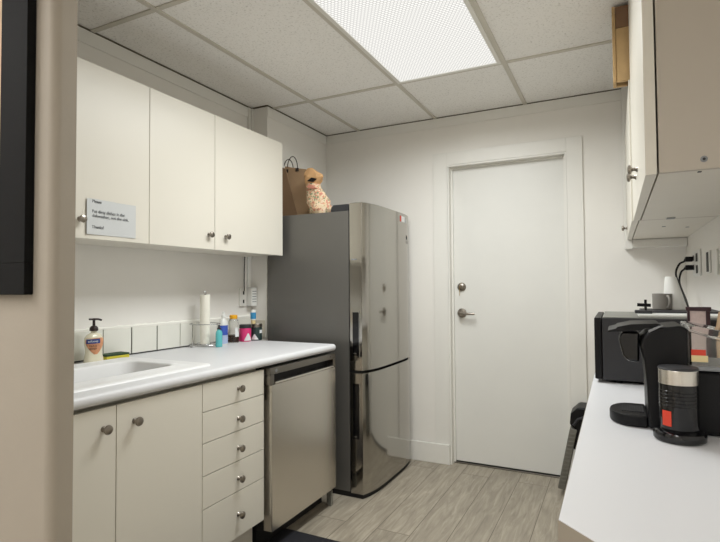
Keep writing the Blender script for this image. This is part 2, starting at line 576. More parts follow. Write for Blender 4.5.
# baseboard on the back wall (both sides of the door)
b = B().box(CH_X, DX0 - 0.001, YB - 0.026, YB - 0.012, 0, 0.135, 0.003)
b.box(DX1 + 0.001, -0.03, YB - 0.026, YB - 0.012, 0, 0.135, 0.003)
struct(b.build('baseboard_back', 'trim'))

# tiled splashback on the left wall: one row of square tiles, dark joints, torn white caulk above
TZ0, TZ1 = 0.906, 1.048
t = B().box(XL, XL + 0.004, PY1 + 0.01, CH_Y, TZ0, TZ1)
sp = struct(t.build('trim_5', 'grout'))
t = B()
y = 1.612 - 0.158 * 5
while y < CH_Y - 0.01:
    y1 = min(y + 0.158, CH_Y)
    gp = 0.004 if abs(y - 1.612) < 2 and y1 < 2.12 else 0.001
    gap0 = 0.0035 if 1.76 < y < 1.95 else 0.002 if 1.6 < y < 2.2 else 0.0008
    gap1 = 0.0035 if 1.76 < y1 < 1.95 else 0.002 if 1.6 < y1 < 2.2 else 0.0008
    if y1 > PY1 + 0.02:
        t.box(XL, XL + 0.009, max(y, PY1 + 0.01) + gap0, y1 - gap1, TZ0 + 0.006, TZ1, 0.0015)
    y += 0.158
t.build('wall_tiles', 'tile', sp)
ck = B()
rows = []
yy = PY1 + 0.01
top, bot, frt = [], [], []
while yy < CH_Y:
    top.append((XL + 0.001, yy, TZ1 + 0.004 + 0.006 * random.random()))
    frt.append((XL + 0.010, yy, TZ1 + 0.001 * random.random()))
    bot.append((XL + 0.0095, yy, TZ1 - 0.006 - 0.004 * random.random()))
    yy += 0.02
ck.grid([top, frt, bot]).build('caulk_line', 'caulk', sp)
# tiles on the near face of the boxed-out corner, with white edging
t = B().box(XL + 0.01, CH_X - 0.012, CH_Y - 0.007, CH_Y, TZ0 + 0.004, 1.02, 0.001)
ct = struct(t.build('trim_6', 'tile_plain'))
t = B().box(XL + 0.01, CH_X - 0.012, CH_Y - 0.009, CH_Y, 1.02, 1.026, 0.001)
t.box(CH_X - 0.014, CH_X - 0.008, CH_Y - 0.009, CH_Y, TZ0 + 0.004, 1.026, 0.001)
t.box(CH_X - 0.008, CH_X + 0.002, CH_Y - 0.006, CH_Y + 0.004, TZ0, 1.45, 0.002)
t.build('tile_edging', 'caulk', ct)

# ------------------------------------------------------------------ ceiling lights
def troffer(x0, x1, y0, y1, lens, label):
    th = thing('ceiling_light', label, 'ceiling light', ((x0 + x1) / 2, (y0 + y1) / 2, ZC), 'recessed troffers')
    fr = B()
    z0, z1 = ZC - 0.012, ZC - 0.0005
    for a in ((x0, x1, y0, y0 + 0.02), (x0, x1, y1 - 0.02, y1), (x0, x0 + 0.02, y0 + 0.02, y1 - 0.02), (x1 - 0.02, x1, y0 + 0.02, y1 - 0.02)):
        fr.box(*a, z0, z1)
    fr.build('frame', 'trim', th)
    B().box(x0 + 0.02, x1 - 0.02, y0 + 0.02, y1 - 0.02, ZC - 0.008, ZC - 0.002).build('diffuser', lens, th, smooth=False)
troffer(-1.125, -0.529, 1.557, 2.768, 'lens', 'lit white fluorescent troffer with prismatic lens in the kitchen ceiling')
troffer(-2.352, -1.766, -0.888, 0.313, 'lens_fill', 'unseen fill troffer added over the entry area just outside the kitchen opening')
troffer(-1.125, -0.529, -1.99, -0.95, 'lens_fill', 'unseen fill troffer added in the far corner of the entry area')

# ------------------------------------------------------------------ cabinet parts
def knob(o, axis, parent, m='nickel'):
    return B().lathe(o, [(0.0105, -0.0005), (0.0085, 0.003), (0.0055, 0.007), (0.005, 0.013), (0.0085, 0.0165),
                         (0.0145, 0.019), (0.0158, 0.0225), (0.0145, 0.0265), (0.009, 0.029), (0.0, 0.0298)],
                     axis=axis, seg=24).build('knob', m, parent)

G = 0.0015
# ---- left upper cabinets
UX0, UX1, UZ0, UZ1 = XL, -1.889, 1.437, 2.145
def upper_left(y0, y1, doors, label):
    th = thing('wall_cabinet', label, 'wall cabinet', (UX0, (y0 + y1) / 2, UZ0), 'white wall cabinets over the sink counter')
    B().box(UX0, UX1, y0 + 0.0008, y1 - 0.0008, UZ0, UZ1, 0.001).build('body', 'cabinet', th)
    for a, b_, ky in doors:
        d = B().box(UX1 + 0.001, -1.87, a + G, b_ - G, UZ0 - 0.003, UZ1, 0.0015).build('door', 'cabinet', th)
        if ky is not None:
            knob((-1.87, ky, 1.508), (1, 0, 0), d)
upper_left(0.86, 1.62, [(0.86, 1.232, None), (1.232, 1.62, 1.287)], 'nearest white wall cabinet, carrying the dishes notice on its door')
upper_left(1.62, 2.648, [(1.62, 2.04, 1.995), (2.04, 2.648, 2.122)], 'white two-door wall cabinet between the notice cabinet and the refrigerator')

# ---- left base cabinets
BX1, BZ0, BZ1 = -1.494, 0.16, 0.862
DXF = -1.475
DTOP = 0.853
def base_left(y0, y1, label):
    th = thing('base_cabinet', label, 'base cabinet', ((XL + BX1) / 2, (y0 + y1) / 2, 0), 'white base cabinets under the sink counter')
    B().box(XL + 0.004, BX1, y0 + 0.0008, y1 - 0.0008, BZ0, 0.70, 0.001).box(-1.57, BX1 - 0.03, y0 + 0.0008, y1 - 0.0008, 0.70, BZ1, 0.001).build('body', 'cabinet', th)
    B().box(XL + 0.02, BX1 - 0.05, y0 + 0.0008, y1 - 0.0008, 0, BZ0).build('toe_kick', 'cab_side', th)
    return th
s = base_left(0.80, 1.541, 'white two-door base cabinet under the sink')
for a, b_, ky, kz in ((0.80, 1.151, 1.104, 0.786), (1.151, 1.541, 1.222, 0.785)):
    d = B().box(BX1 + 0.001, DXF, a + G, b_ - G, BZ0 - 0.003, DTOP, 0.0015).build('door', 'cabinet', s)
    knob((DXF, ky, kz), (1, 0, 0), d)
s = base_left(1.541, 1.937, 'white base cabinet with five stacked drawers beside the dishwasher')
zs = [DTOP + G, 0.740, 0.616, 0.4875, 0.358, 0.163]
kz = [0.799, 0.669, 0.543, 0.413, 0.26]
for i in range(5):
    d = B().box(BX1 + 0.001, DXF, 1.541 + G, 1.937 - G, zs[i + 1] + G, zs[i] - G, 0.0015).build('drawer', 'cabinet', s)
    knob((DXF, 1.757, kz[i]), (1, 0, 0), d)

# ---- dishwasher
DW0, DW1 = 1.946, 2.568
dw = thing('dishwasher', 'stainless steel dishwasher with pocket handle under the counter by the refrigerator', 'dishwasher', (-1.75, 2.27, 0))
B().box(XL + 0.03, -1.50, DW0 + 0.004, DW1 - 0.004, 0.10, 0.86).build('tub', 'black_matte', dw)
B().box(XL + 0.05, -1.54, DW0 + 0.01, DW1 - 0.01, 0.0, 0.10).build('toe_kick', 'black_matte', dw)
dd = B()
dd.box(-1.499, -1.447, DW0 + 0.012, DW1 - 0.004, 0.10, 0.778, 0.004)
dd.build('door', 'steel', dw)
cp = B()
cp.box(-1.499, -1.448, DW0 + 0.002, DW1 - 0.002, 0.826, 0.858, 0.003)
cp.box(-1.499, -1.448, DW0 + 0.002, DW0 + 0.034, 0.7785, 0.8255, 0.002)
cp.box(-1.499, -1.448, DW1 - 0.03, DW1 - 0.002, 0.7785, 0.8255, 0.002)
cpo = cp.build('control_panel', 'steel_panel', dw)
B().box(-1.499, -1.488, DW0 + 0.034, DW1 - 0.03, 0.779, 0.826).build('handle_pocket', 'black_matte', dw)
B().box(-1.487, -1.442, DW0 + 0.035, DW1 - 0.031, 0.779, 0.791, 0.004).build('handle_lip', 'steel', dw)
B().lathe((-1.448, DW0 + 0.05, 0.842), [(0.009, -0.0005), (0.009, 0.0008), (0, 0.0008)], axis=(1, 0, 0), seg=20).build('logo', 'grey_plastic', cpo)
B().lathe((-1.448, DW1 - 0.06, 0.842), [(0.004, -0.0005), (0.004, 0.0008), (0, 0.0008)], axis=(1, 0, 0), seg=12).build('indicator', 'black', cpo)
for y in (DW1 - 0.04,):
    B().box(-1.49, -1.46, y, y + 0.02, 0.0, 0.085, 0.003).build('foot', 'grey_metal' if y > 2.2 else 'black', dw)

# ---- left countertop with sink
CT, CTX, CY0, CY1 = 0.905, -1.458, 0.80, 2.586
SX0, SX1, SY0, SY1 = -2.06, -1.585, 0.82, 1.655     # sink cut-out
ct = B()
ct.box(XL, SX0, CY0, CY1, CT - 0.038, CT)
ct.box(SX0, SX1, SY1, CY1, CT - 0.038, CT)
ct.box(SX0, SX1, CY0, SY0, CT - 0.038, CT)
ct.box(SX1, CTX - 0.02, CY0, CY1, CT - 0.038, CT)
prof = [(CTX - 0.02, CT - 0.038)]
for k_ in range(9):
    a = -math.pi / 2 + math.pi * k_ / 8
    prof.append((CTX - 0.016 + 0.016 * math.cos(a), CT - 0.019 + 0.019 * math.sin(a)))
prof.append((CTX - 0.02, CT))
ct.prism(prof, 'y', CY0, CY1)
ct.box(XL, CTX - 0.021, CY1, CY1 + 0.10, CT - 0.038, CT) if False else None
tag(ct.build('countertop', 'counter', at=(-1.81, 1.7, CT)), 'long white laminate countertop along the left wall holding the sink', 'countertop')

def rrect(x0, x1, y0, y1, r, z, n=6):
    pts = []
    for cx, cy, a0 in ((x1 - r, y1 - r, 0), (x0 + r, y1 - r, 90), (x0 + r, y0 + r, 180), (x1 - r, y0 + r, 270)):
        for i in range(n + 1):
            a = math.radians(a0 + 90 * i / n)
            pts.append((cx + r * math.cos(a), cy + r * math.sin(a), z))
    return pts
sk = thing('sink', 'white moulded kitchen sink set into the left counter', 'sink', (-1.82, 1.24, CT))
sb = B()
loops = [rrect(-2.075, -1.535, 0.81, 1.675, 0.04, CT + 0.0005), rrect(-2.072, -1.538, 0.813, 1.672, 0.04, CT + 0.007),
         rrect(-2.06, -1.55, 0.825, 1.66, 0.04, CT + 0.010), rrect(-2.045, -1.580, 0.84, 1.645, 0.04, CT + 0.009),
         rrect(-2.035, -1.590, 0.85, 1.635, 0.045, CT + 0.004), rrect(-2.0, -1.625, 0.87, 1.618, 0.05, CT + 0.004),
         rrect(-1.975, -1.650, 0.88, 1.605, 0.055, CT + 0.009), rrect(-1.965, -1.662, 0.89, 1.598, 0.06, CT + 0.008),
         rrect(-1.955, -1.672, 0.90, 1.59, 0.06, CT + 0.001), rrect(-1.94, -1.69, 0.915, 1.575, 0.065, CT - 0.07),
         rrect(-1.93, -1.70, 0.925, 1.56, 0.07, CT - 0.15), rrect(-1.90, -1.73, 0.96, 1.53, 0.07, CT - 0.172)]
t_ = bmesh.new()
V = [[t_.verts.new(p) for p in L] for L in loops]
for a, b_ in zip(V, V[1:]):
    for i in range(len(a)):
        j = (i + 1) % len(a)
        t_.faces.new((a[i], a[j], b_[j], b_[i]))
t_.faces.new(V[-1])
sb._merge(t_)
sb.build('basin', 'sink', sk, angle=60)
B().lathe((-1.815, 1.24, CT - 0.172), [(0.0, 0.003), (0.03, 0.003), (0.038, 0.001), (0.04, 0.0)], seg=24).build('drain', 'chrome', sk)

# ------------------------------------------------------------------ refrigerator
FY0, FY1 = 2.690, 3.448
fr = thing('refrigerator', 'tall dark steel two-door refrigerator in the far left corner', 'refrigerator', (-1.7, 3.08, 0))
B().box(-2.02, -1.425, FY0, FY1, 0.03, 1.692, 0.004).build('body', 'fridge_side', fr)
B().prism([(-1.98, FY0 + 0.006), (-1.344, FY0 + 0.006)] + [(-1.342 + 0.038 * (1 - abs(2 * i / 12 - 1) ** 4), FY0 + 0.006 + (FY1 - FY0 - 0.012) * i / 12) for i in range(1, 12)] + [(-1.344, FY1 - 0.006), (-1.98, FY1 - 0.006)], 'z', 0.0, 0.0298).build('base_grille', 'black_matte', fr)
def fridge_door(z0, z1, name):
    xf, bulge, n = -1.336, 0.040, 32
    pl = [(-1.418, FY0 - 0.002), (xf, FY0 - 0.002)]
    for i in range(1, n):
        u = i / n
        pl.append((xf + bulge * (1 - abs(2 * u - 1) ** 4), FY0 - 0.002 + (FY1 - FY0 + 0.004) * u))
    pl += [(xf, FY1 + 0.002), (-1.418, FY1 + 0.002)]
    o = B().prism(pl, 'z', z0, z1, 0.003).build('door', 'steel_dark', fr, angle=25)
    return o, pl
du, pl = fridge_door(0.742, 1.736, 'upper')
dlw, _ = fridge_door(0.026, 0.728, 'lower')
B().box(-1.4245, -1.345, FY0 + 0.003, FY1 - 0.01, 0.7285, 0.7415).build('door_gap', 'black_matte', fr)
for z0, z1, d in ((0.83, 1.085, du), (0.345, 0.665, dlw)):
    hb = B().box(-1.400, -1.358, FY0 - 0.0035, FY0 - 0.001, z0, z1, 0.001)
    ho = hb.build('handle_recess', 'black_gloss', d)
    B().box(-1.3575, -1.353, FY0 - 0.0050, FY0 - 0.001, z0 - 0.01, z1 + 0.01, 0.001).build('handle_trim', 'chrome', ho)
    B().box(-1.396, -1.375, FY0 - 0.0055, FY0 - 0.002, z0 + 0.008, z0 + 0.016, 0.001).build('handle_highlight', 'chrome', ho)
def fx(y):
    u = (y - FY0) / (FY1 - FY0)
    return -1.336 + 0.040 * (1 - abs(2 * u - 1) ** 4)
def on_door(y0, y1, z0, z1, name, m, th=0.001):
    rows = []
    for z in (z0, z1):
        rows.append([(fx(y0 + (y1 - y0) * i / 4) + th, y0 + (y1 - y0) * i / 4, z) for i in range(5)])
    b_ = B().grid(rows)
    b_.grid([[(p[0] - th * 1.5, p[1], p[2]) for p in r] for r in rows])
    return b_.build(name, m, du)
on_door(3.215, 3.285, 1.675, 1.715, 'energy_sticker', 'paper')
on_door(3.19, 3.214, 1.675, 1.715, 'red_sticker', 'red')
on_door(3.305, 3.322, 1.672, 1.702, 'small_sticker', 'paper')
lg = B().lathe((fx(3.32), 3.32, 1.575), [(0.016, -0.001), (0.016, 0.0012), (0, 0.0012)], axis=(1, 0, 0), seg=20)
lg.build('logo', 'black', du)
lt = B().mesh(text_mesh('LG', 0.03, 'CENTER'), basis((fx(3.32) + 0.002, 3.33, 1.535), (0, 1, 0), (0, 0, 1)))
lt.build('lettering', 'black', du)
ht = B().prism([(-1.55, 1.6925), (-1.545, 1.72), (-1.53, 1.733), (-1.426, 1.733), (-1.426, 1.6925)], 'y', FY0 + 0.004, FY0 + 0.09, 0.003)
ht.build('hinge_cover', 'charcoal', fr)
ht = B().prism([(-1.55, 1.6925), (-1.545, 1.72), (-1.53, 1.733), (-1.426, 1.733), (-1.426, 1.6925)], 'y', FY1 - 0.09, FY1 - 0.004, 0.003)
ht.build('hinge_cover', 'charcoal', fr)
B().box(-1.405, -1.37, FY0 - 0.003, FY0 - 0.0015, 1.394, 1.402).build('nameplate', 'grey_plastic', du)

# ------------------------------------------------------------------ bags on the refrigerator
FT = 1.6925
bg = thing('paper_bag', 'tall brown kraft carrier bag with twine handles on the refrigerator', 'paper bag', (-1.91, 2.93, FT))
def bagbody(x0, x1, y0, y1, z0, z1, lean):
    b_ = B()
    n = 7
    rows = []
    for k_ in range(n):
        u = k_ / (n - 1)
        z = z0 + (z1 - z0) * u
        tl = 0.045 * u
        yf = y0 + 0.028 * u
        yb = y1 - 0.05 * u
        dx = lean * u
        rows.append([(x0 + dx, yf, z + tl), ((x0 + x1) / 2 + dx, yf - 0.004 * math.sin(u * 6), z + tl / 2), (x1 + dx * 0.6, yf, z), (x1 + dx * 0.6 - 0.02 * u, (yf + yb) / 2, z),
                     (x1 + dx * 0.6, yb, z), ((x0 + x1) / 2 + dx, yb, z + tl / 2), (x0 + dx, yb, z + tl), (x0 + dx + 0.02 * u, (yf + yb) / 2, z + tl), (x0 + dx, yf, z + tl)])
    b_.grid(rows)
    b_.grid([[rows[0][0], rows[0][1], rows[0][2]], [rows[0][6], rows[0][5], rows[0][4]]])
    return b_
bagbody(-1.985, -1.785, 2.83, 2.95, FT, 2.012, -0.015).build('bag_body', 'kraft', bg, angle=15)
for yy, dx in ((2.856, 0.012), (2.905, -0.055)):
    pts = []
    for i in range(15):
        a = math.pi * i / 14
        pts.append((-1.952 + dx - 0.042 * math.cos(a), yy + 0.004, 2.03 + 0.088 * math.sin(a)))
    B().tube(pts, 0.003, 8).build('handle', 'twine', bg)
    for px_ in (-1.994, -1.91):
        B().box(px_ + dx - 0.012, px_ + dx + 0.012, yy - 0.0035, yy - 0.0005, 2.012, 2.034).build('handle_patch', 'twine', bg)
gb = B().prism([(-2.0, FT), (-1.872, FT), (-1.968, 2.03), (-2.0, 2.045)], 'y', 2.818, 2.8265, 0.002)
gb.build('side_panel', 'kraft_in', bg)
# crumpled snack bag
cb = thing('paper_bag', 'small crumpled bakery bag with floral print and orange rolled top on the refrigerator', 'paper bag', (-1.67, 2.76, FT))
def kk(p):
    return [(x * 0.972, 1.235 + (z - 1.235) * 0.972) for x, z in p]
def crumple(prof, cx, cy, m, name, seed, lo=0.0, sy=0.7):
    rnd = random.Random(seed)
    rows = []
    for (r, z, ox) in prof:
        ring = []
        for i in range(21):
            a = 2 * math.pi * (i % 20) / 20
            rr = r * (1 + 0.12 * math.sin(3 * a + z * 40) + 0.08 * math.sin(7 * a - z * 70))
            ring.append((cx + ox + rr * math.cos(a), cy + rr * sy * math.sin(a), z))
        rows.append(ring)
    rows.append([(cx + prof[-1][2], cy, prof[-1][1] + 0.004)] * 21)
    b_ = B().grid(rows)
    return b_.build(name, m, cb, angle=20)
def print_mat():
    m = mat('floral_bag_print', srgb(214, 190, 158), 0.8)
    nt = m.node_tree
    p = nt.nodes['Principled BSDF']
    tc = nt.nodes['Texture Coordinate']
    v = nt.nodes.new('ShaderNodeTexVoronoi')
    v.inputs['Scale'].default_value = 110
    nt.links.new(tc.outputs['Object'], v.inputs['Vector'])
    cr = nt.nodes.new('ShaderNodeValToRGB')
    cr.color_ramp.interpolation = 'CONSTANT'
    e = cr.color_ramp.elements
    e[0].position, e[0].color = 0, srgb(190, 128, 108)
    e[1].position, e[1].color = 0.2, srgb(206, 184, 152)
    for pos, c_ in ((0.55, srgb(120, 138, 104)), (0.66, srgb(212, 192, 164)), (0.85, srgb(204, 162, 128))):
        x = e.new(pos)
        x.color = c_
    sep = nt.nodes.new('ShaderNodeSeparateColor')
    nt.links.new(v.outputs['Color'], sep.inputs['Color'])
    nt.links.new(sep.outputs['Red'], cr.inputs['Fac'])
    nt.links.new(cr.outputs['Color'], p.inputs['Base Color'])
    return m
M['print'] = print_mat()
crumple([(0.062, FT, 0), (0.078, FT + 0.03, 0.002), (0.076, FT + 0.08, -0.01), (0.066, FT + 0.13, -0.02), (0.05, FT + 0.17, -0.04), (0.046, FT + 0.2, -0.055)],
        -1.668, 2.762, 'print', 'bag_body', 3)
crumple([(0.040, 1.868, -0.058), (0.047, 1.886, -0.056), (0.058, 1.905, -0.050), (0.064, 1.930, -0.042), (0.060, 1.948, -0.046), (0.044, 1.968, -0.058), (0.020, 1.995, -0.068)],
        -1.668, 2.762, 'orange', 'rolled_top', 11, sy=0.6)
B().prism(kk([(-1.785, 1.925), (-1.75, 1.945), (-1.715, 1.935), (-1.745, 1.915)]), 'y', 2.716, 2.735, 0.003).build('black_print', 'black', cb)
B().prism(kk([(-1.79, 1.885), (-1.765, 1.905), (-1.73, 1.885), (-1.71, 1.87), (-1.75, 1.87)]), 'y', 2.716, 2.745, 0.003).build('red_print', 'dusty_red', cb)

# ------------------------------------------------------------------ notice on the cabinet door
nx = -1.8685
sg = thing('paper_notice', 'white paper notice about dirty dishes taped to the wall cabinet door', 'notice', (nx, 1.43, 1.455))
rows = []
for z in (1.452, 1.5, 1.55, 1.594):
    rows.append([(nx + 0.0006 + 0.004 * abs(2 * i / 10 - 1) ** 2 * (1 if i < 5 else 0.4), 1.313 + 0.232 * i / 10, z + (0.0015 if 0 < i < 6 and z > 1.59 else 0)) for i in range(11)])
b_ = B().grid(rows)
b_.grid([[(p[0] - 0.0005, p[1], p[2]) for p in r] for r in rows])
b_.build('sheet', 'sign_paper', sg)
for body, z in (('Please', 1.580), ('Put dirty dishes in the', 1.540), ('dishwasher, not the sink.', 1.522), ('Thanks!', 1.477)):
    B().mesh(text_mesh(body, 0.0172), basis((nx + 0.0032, 1.336, z), (0, 1, 0), (0, 0, 1))).build('lettering', 'ink', sg)

# ------------------------------------------------------------------ things on the left counter
# soap dispenser
sx, sy = -2.085, 1.508
SZ = CT + 0.0005
so = thing('soap_dispenser', 'cream pump bottle of hand soap with peach label behind the sink', 'soap dispenser', (sx, sy, SZ))
pf = [(0.0, 0), (0.040, 0.0), (0.045, 0.005), (0.044, 0.02), (0.038, 0.045), (0.039, 0.065), (0.044, 0.09), (0.043, 0.11), (0.031, 0.126), (0.014, 0.134), (0.013, 0.142), (0.0, 0.142)]
B().lathe((sx, sy, SZ), pf, seg=36, sx=0.62, sy=1.0).build('bottle', 'soap', so)
def wrap(o, rfun, a0, a1, z0, z1, sxx, syy, name, m, parent, off=0.0007, n=14, nz=6, shape=None):
    rows = []
    for k_ in range(nz + 1):
        u = k_ / nz
        z = z0 + (z1 - z0) * u
        aw = shape(u) if shape else 1.0
        am = (a0 + a1) / 2
        r = rfun(z) + off
        rows.append([(o[0] + r * sxx * math.cos(am + (a - am) * aw), o[1] + r * syy * math.sin(am + (a - am) * aw), o[2] + z)
                     for a in [a0 + (a1 - a0) * i / n for i in range(n + 1)]])
    return B().grid(rows).build(name, m, parent)
def pfun(prof):
    def f_(z):
        for (r0, z0), (r1, z1) in zip(prof, prof[1:]):
            if z0 <= z <= z1 and z1 > z0:
                return r0 + (r1 - r0) * (z - z0) / (z1 - z0)
        return prof[-1][0]
    return f_
sf = pfun(pf)
am = math.atan2(-sy, -sx)      # direction to the room opening
am = -0.5
wrap((sx, sy, SZ), sf, am - 0.75, am + 0.75, 0.088, 0.108, 0.64, 1.0, 'brand_band', 'blue', so, 0.0012)
wrap((sx, sy, SZ), sf, am - 0.9, am + 1.5, 0.04, 0.112, 0.63, 1.0, 'peach_label', 'peach', so, 0.0006, shape=lambda u: 0.15 + 0.85 * math.sin(min(1, u * 1.3) * math.pi / 2))
def wrap_text(body, size, o, r, am_, z, syy, name, m, parent, sxx=0.64):
    me = text_mesh(body, size, 'CENTER')
    for v in me.vertices:
        a = am_ + v.co.x / r
        v.co = Vector((o[0] + (r + 0.0004 + v.co.z) * sxx * math.cos(a), o[1] + (r + 0.0004 + v.co.z) * syy * math.sin(a), o[2] + z + v.co.y))
    return B().mesh(me, Matrix.Identity(4)).build(name, m, parent)
wrap_text('softsoap', 0.014, (sx, sy, SZ), 0.0452, am, 0.094, 1.0, 'lettering', 'paper', so)
wrap_text('MILK &', 0.011, (sx, sy, SZ), 0.0425, am, 0.074, 1.0, 'lettering', 'maroon', so)
wrap_text('HONEY', 0.011, (sx, sy, SZ), 0.0400, am, 0.061, 1.0, 'lettering', 'maroon', so)
pu = B().lathe((sx, sy, SZ), [(0.017, 0.1421), (0.018, 0.146), (0.017, 0.156), (0.012, 0.163), (0.006, 0.165), (0.0055, 0.188), (0.01, 0.19), (0.011, 0.197), (0.0, 0.199)], seg=24)
pu.tube([(sx, sy, SZ + 0.193), (sx + 0.004, sy + 0.018, SZ + 0.193), (sx + 0.008, sy + 0.032, SZ + 0.188)], 0.0045)
pu.box(sx - 0.009, sx + 0.009, sy - 0.02, sy + 0.014, SZ + 0.190, SZ + 0.198, 0.002)
pu.build('pump', 'brown_pump', so)
# sponge
spg = thing('sponge', 'yellow scouring sponge with green pad behind the sink', 'sponge', (-2.11, 1.63, SZ))
rz = Matrix.Rotation(math.radians(-4), 4, 'Z')
B().box(-2.145, -2.078, 1.573, 1.690, SZ, SZ + 0.018, 0.003, rot=rz).build('foam', 'yellow', spg)
B().box(-2.145, -2.078, 1.573, 1.690, SZ + 0.0181, SZ + 0.027, 0.002, rot=rz).build('scouring_pad', 'green', spg)
# paper towel holder
tx, ty = -2.08, 2.191
ph = thing('paper_towel_holder', 'chrome wire paper towel holder standing against the left wall tiles', 'paper towel holder', (tx, ty, SZ))
def ring(cx, cy, z, r, n=40):
    return [(cx + r * math.cos(2 * math.pi * i / n), cy + r * math.sin(2 * math.pi * i / n), z) for i in range(n)]
b_ = B().tube(ring(tx, ty, SZ + 0.012, 0.085), 0.0022, 8, True)
b_.tube(ring(tx, ty, SZ + 0.012, 0.035), 0.002, 8, True)
for a in (0.2, 1.25, 2.3, 3.34, 4.39, 5.44):
    b_.tube([(tx + 0.035 * math.cos(a), ty + 0.035 * math.sin(a), SZ + 0.012), (tx + 0.085 * math.cos(a), ty + 0.085 * math.sin(a), SZ + 0.012)], 0.0018, 6)
b_.build('base_ring', 'chrome', ph)
for a in (0.2, 2.3, 4.39):
    B().lathe((tx + 0.08 * math.cos(a), ty + 0.08 * math.sin(a), SZ), [(0.0, 0), (0.006, 0.001), (0.007, 0.006), (0.005, 0.010), (0, 0.010)], seg=12).build('foot', 'chrome', ph)
B().tube(ring(tx, ty, SZ + 0.128, 0.084), 0.0022, 8, True).build('guard_ring', 'chrome', ph)
for a in (-1.7, 1.4):
    B().cyl((tx + 0.084 * math.cos(a), ty + 0.084 * math.sin(a), SZ + 0.012), (tx + 0.084 * math.cos(a), ty + 0.084 * math.sin(a), SZ + 0.128), 0.0022, seg=8).build('upright', 'chrome', ph)
b_ = B().cyl((tx, ty, SZ + 0.012), (tx, ty, SZ + 0.295), 0.003, seg=10)
b_.tube([(tx, ty - 0.007, SZ + 0.292), (tx, ty - 0.007, SZ + 0.304), (tx, ty, SZ + 0.311), (tx, ty + 0.007, SZ + 0.304), (tx, ty + 0.007, SZ + 0.292)], 0.0022, 8)
b_.build('spindle', 'chrome', ph)
pt = B().lathe((tx, ty, SZ + 0.0145), [(0.008, 0), (0.027, 0.0), (0.0275, 0.004), (0.0275, 0.272), (0.026, 0.276), (0.008, 0.276)], seg=32)
tag(pt.build('paper_towel_roll', 'paper_towel', at=(tx, ty, SZ + 0.0145)), 'nearly used white paper towel roll on the chrome wire holder', 'paper towel roll')
# bottles and jars by the corner
o = (-1.99, 2.205, SZ)
te = thing('dish_soap_bottle', 'small teal bottle in front of the wire paper towel holder', 'bottle', o)
B().lathe(o, [(0, 0), (0.019, 0), (0.021, 0.004), (0.021, 0.075), (0.017, 0.088), (0.009, 0.094), (0.009, 0.098), (0, 0.098)], seg=24, sx=0.8).build('bottle', 'teal', te)
B().lathe(o, [(0.011, 0.0981), (0.011, 0.104), (0.006, 0.107), (0.005, 0.122), (0, 0.123)], seg=16).build('cap', 'charcoal', te)
o = (-2.05, 2.309, SZ)
wb = thing('spray_bottle', 'white bottle with blue label beside the amber honey jar', 'bottle', o)
B().lathe(o, [(0, 0), (0.026, 0), (0.028, 0.004), (0.028, 0.118), (0.022, 0.138), (0.012, 0.148), (0.011, 0.158), (0, 0.158)], seg=28, sx=0.75).build('bottle', 'white_plastic', wb)
B().lathe(o, [(0.0125, 0.1581), (0.0125, 0.17), (0.007, 0.174), (0.006, 0.19), (0, 0.191)], seg=18).build('cap', 'white_plastic', wb)
rf = lambda z: 0.028
wrap(o, rf, -1.9, 1.2, 0.055, 0.112, 0.75, 1.0, 'blue_label', 'label_blue', wb)
wrap(o, rf, -1.9, 1.2, 0.006, 0.054, 0.75, 1.0, 'pale_label', 'label_pale', wb)
o = (-2.075, 2.425, SZ)
hj = thing('honey_bottle', 'clear honey bottle with yellow cap beside the pink labelled jar', 'bottle', o)
hp = [(0, 0), (0.032, 0), (0.034, 0.005), (0.034, 0.052), (0.03, 0.068), (0.027, 0.082), (0.029, 0.10), (0.031, 0.115), (0.028, 0.132), (0.02, 0.142), (0.0, 0.142)]
B().lathe(o, hp, seg=30).build('bottle', 'clear', hj)
B().lathe(o, [(0, 0.003), (0.031, 0.003), (0.0325, 0.007), (0.0325, 0.046), (0, 0.046)], seg=30).build('honey', 'honey', hj)
B().lathe(o, [(0.023, 0.1421), (0.0235, 0.144), (0.0235, 0.162), (0.021, 0.165), (0, 0.165)], seg=26).build('cap', 'yellow_cap', hj)
wrap(o, pfun(hp), -0.55, 0.3, 0.035, 0.09, 1, 1, 'label', 'paper', hj, 0.001)
def jar(o, r, h, lab, tagname, label, lidm='nickel'):
    j = thing('jar', label, 'jar', o)
    B().lathe(o, [(0, 0), (r * 0.93, 0), (r, 0.004), (r, h - 0.006), (r * 0.9, h), (0, h)], seg=30).build('body', lab, j)
    B().lathe(o, [(r * 0.98, h + 0.0001), (r, h + 0.002), (r, h + 0.018), (r * 0.94, h + 0.021), (0, h + 0.021)], seg=30).build('lid', lidm, j)
    return j
o = (-2.05, 2.504, SZ)
j = jar(o, 0.036, 0.082, 'pink', 'pink', 'jar with pink label and dark lid between honey bottle and green jar', 'charcoal')
wrap(o, lambda z: 0.036, -1.1, 0.35, 0.006, 0.05, 1, 1, 'white_patch', 'paper', j, 0.001, shape=lambda u: 1 - 0.85 * u)
o = (-2.03, 2.586, SZ)
j = jar(o, 0.036, 0.082, 'dark_green', 'green', 'dark green jar with silver lid nearest the refrigerator')
wrap(o, lambda z: 0.036, -1.9, -0.5, 0.006, 0.04, 1, 1, 'white_patch', 'paper', j, 0.001, shape=lambda u: 1 - 0.9 * u)
wrap(o, lambda z: 0.036, -0.3, 0.5, 0.045, 0.065, 1, 1, 'small_label', 'paper', j, 0.001)
o = (-2.045, 2.575, SZ + 0.1035)
vb = thing('small_bottle', 'slim blue and white bottle standing on the dark green jar', 'bottle', o)
B().lathe(o, [(0, 0), (0.013, 0), (0.014, 0.002), (0.014, 0.022), (0, 0.022)], seg=20).build('cap', 'cream', vb)
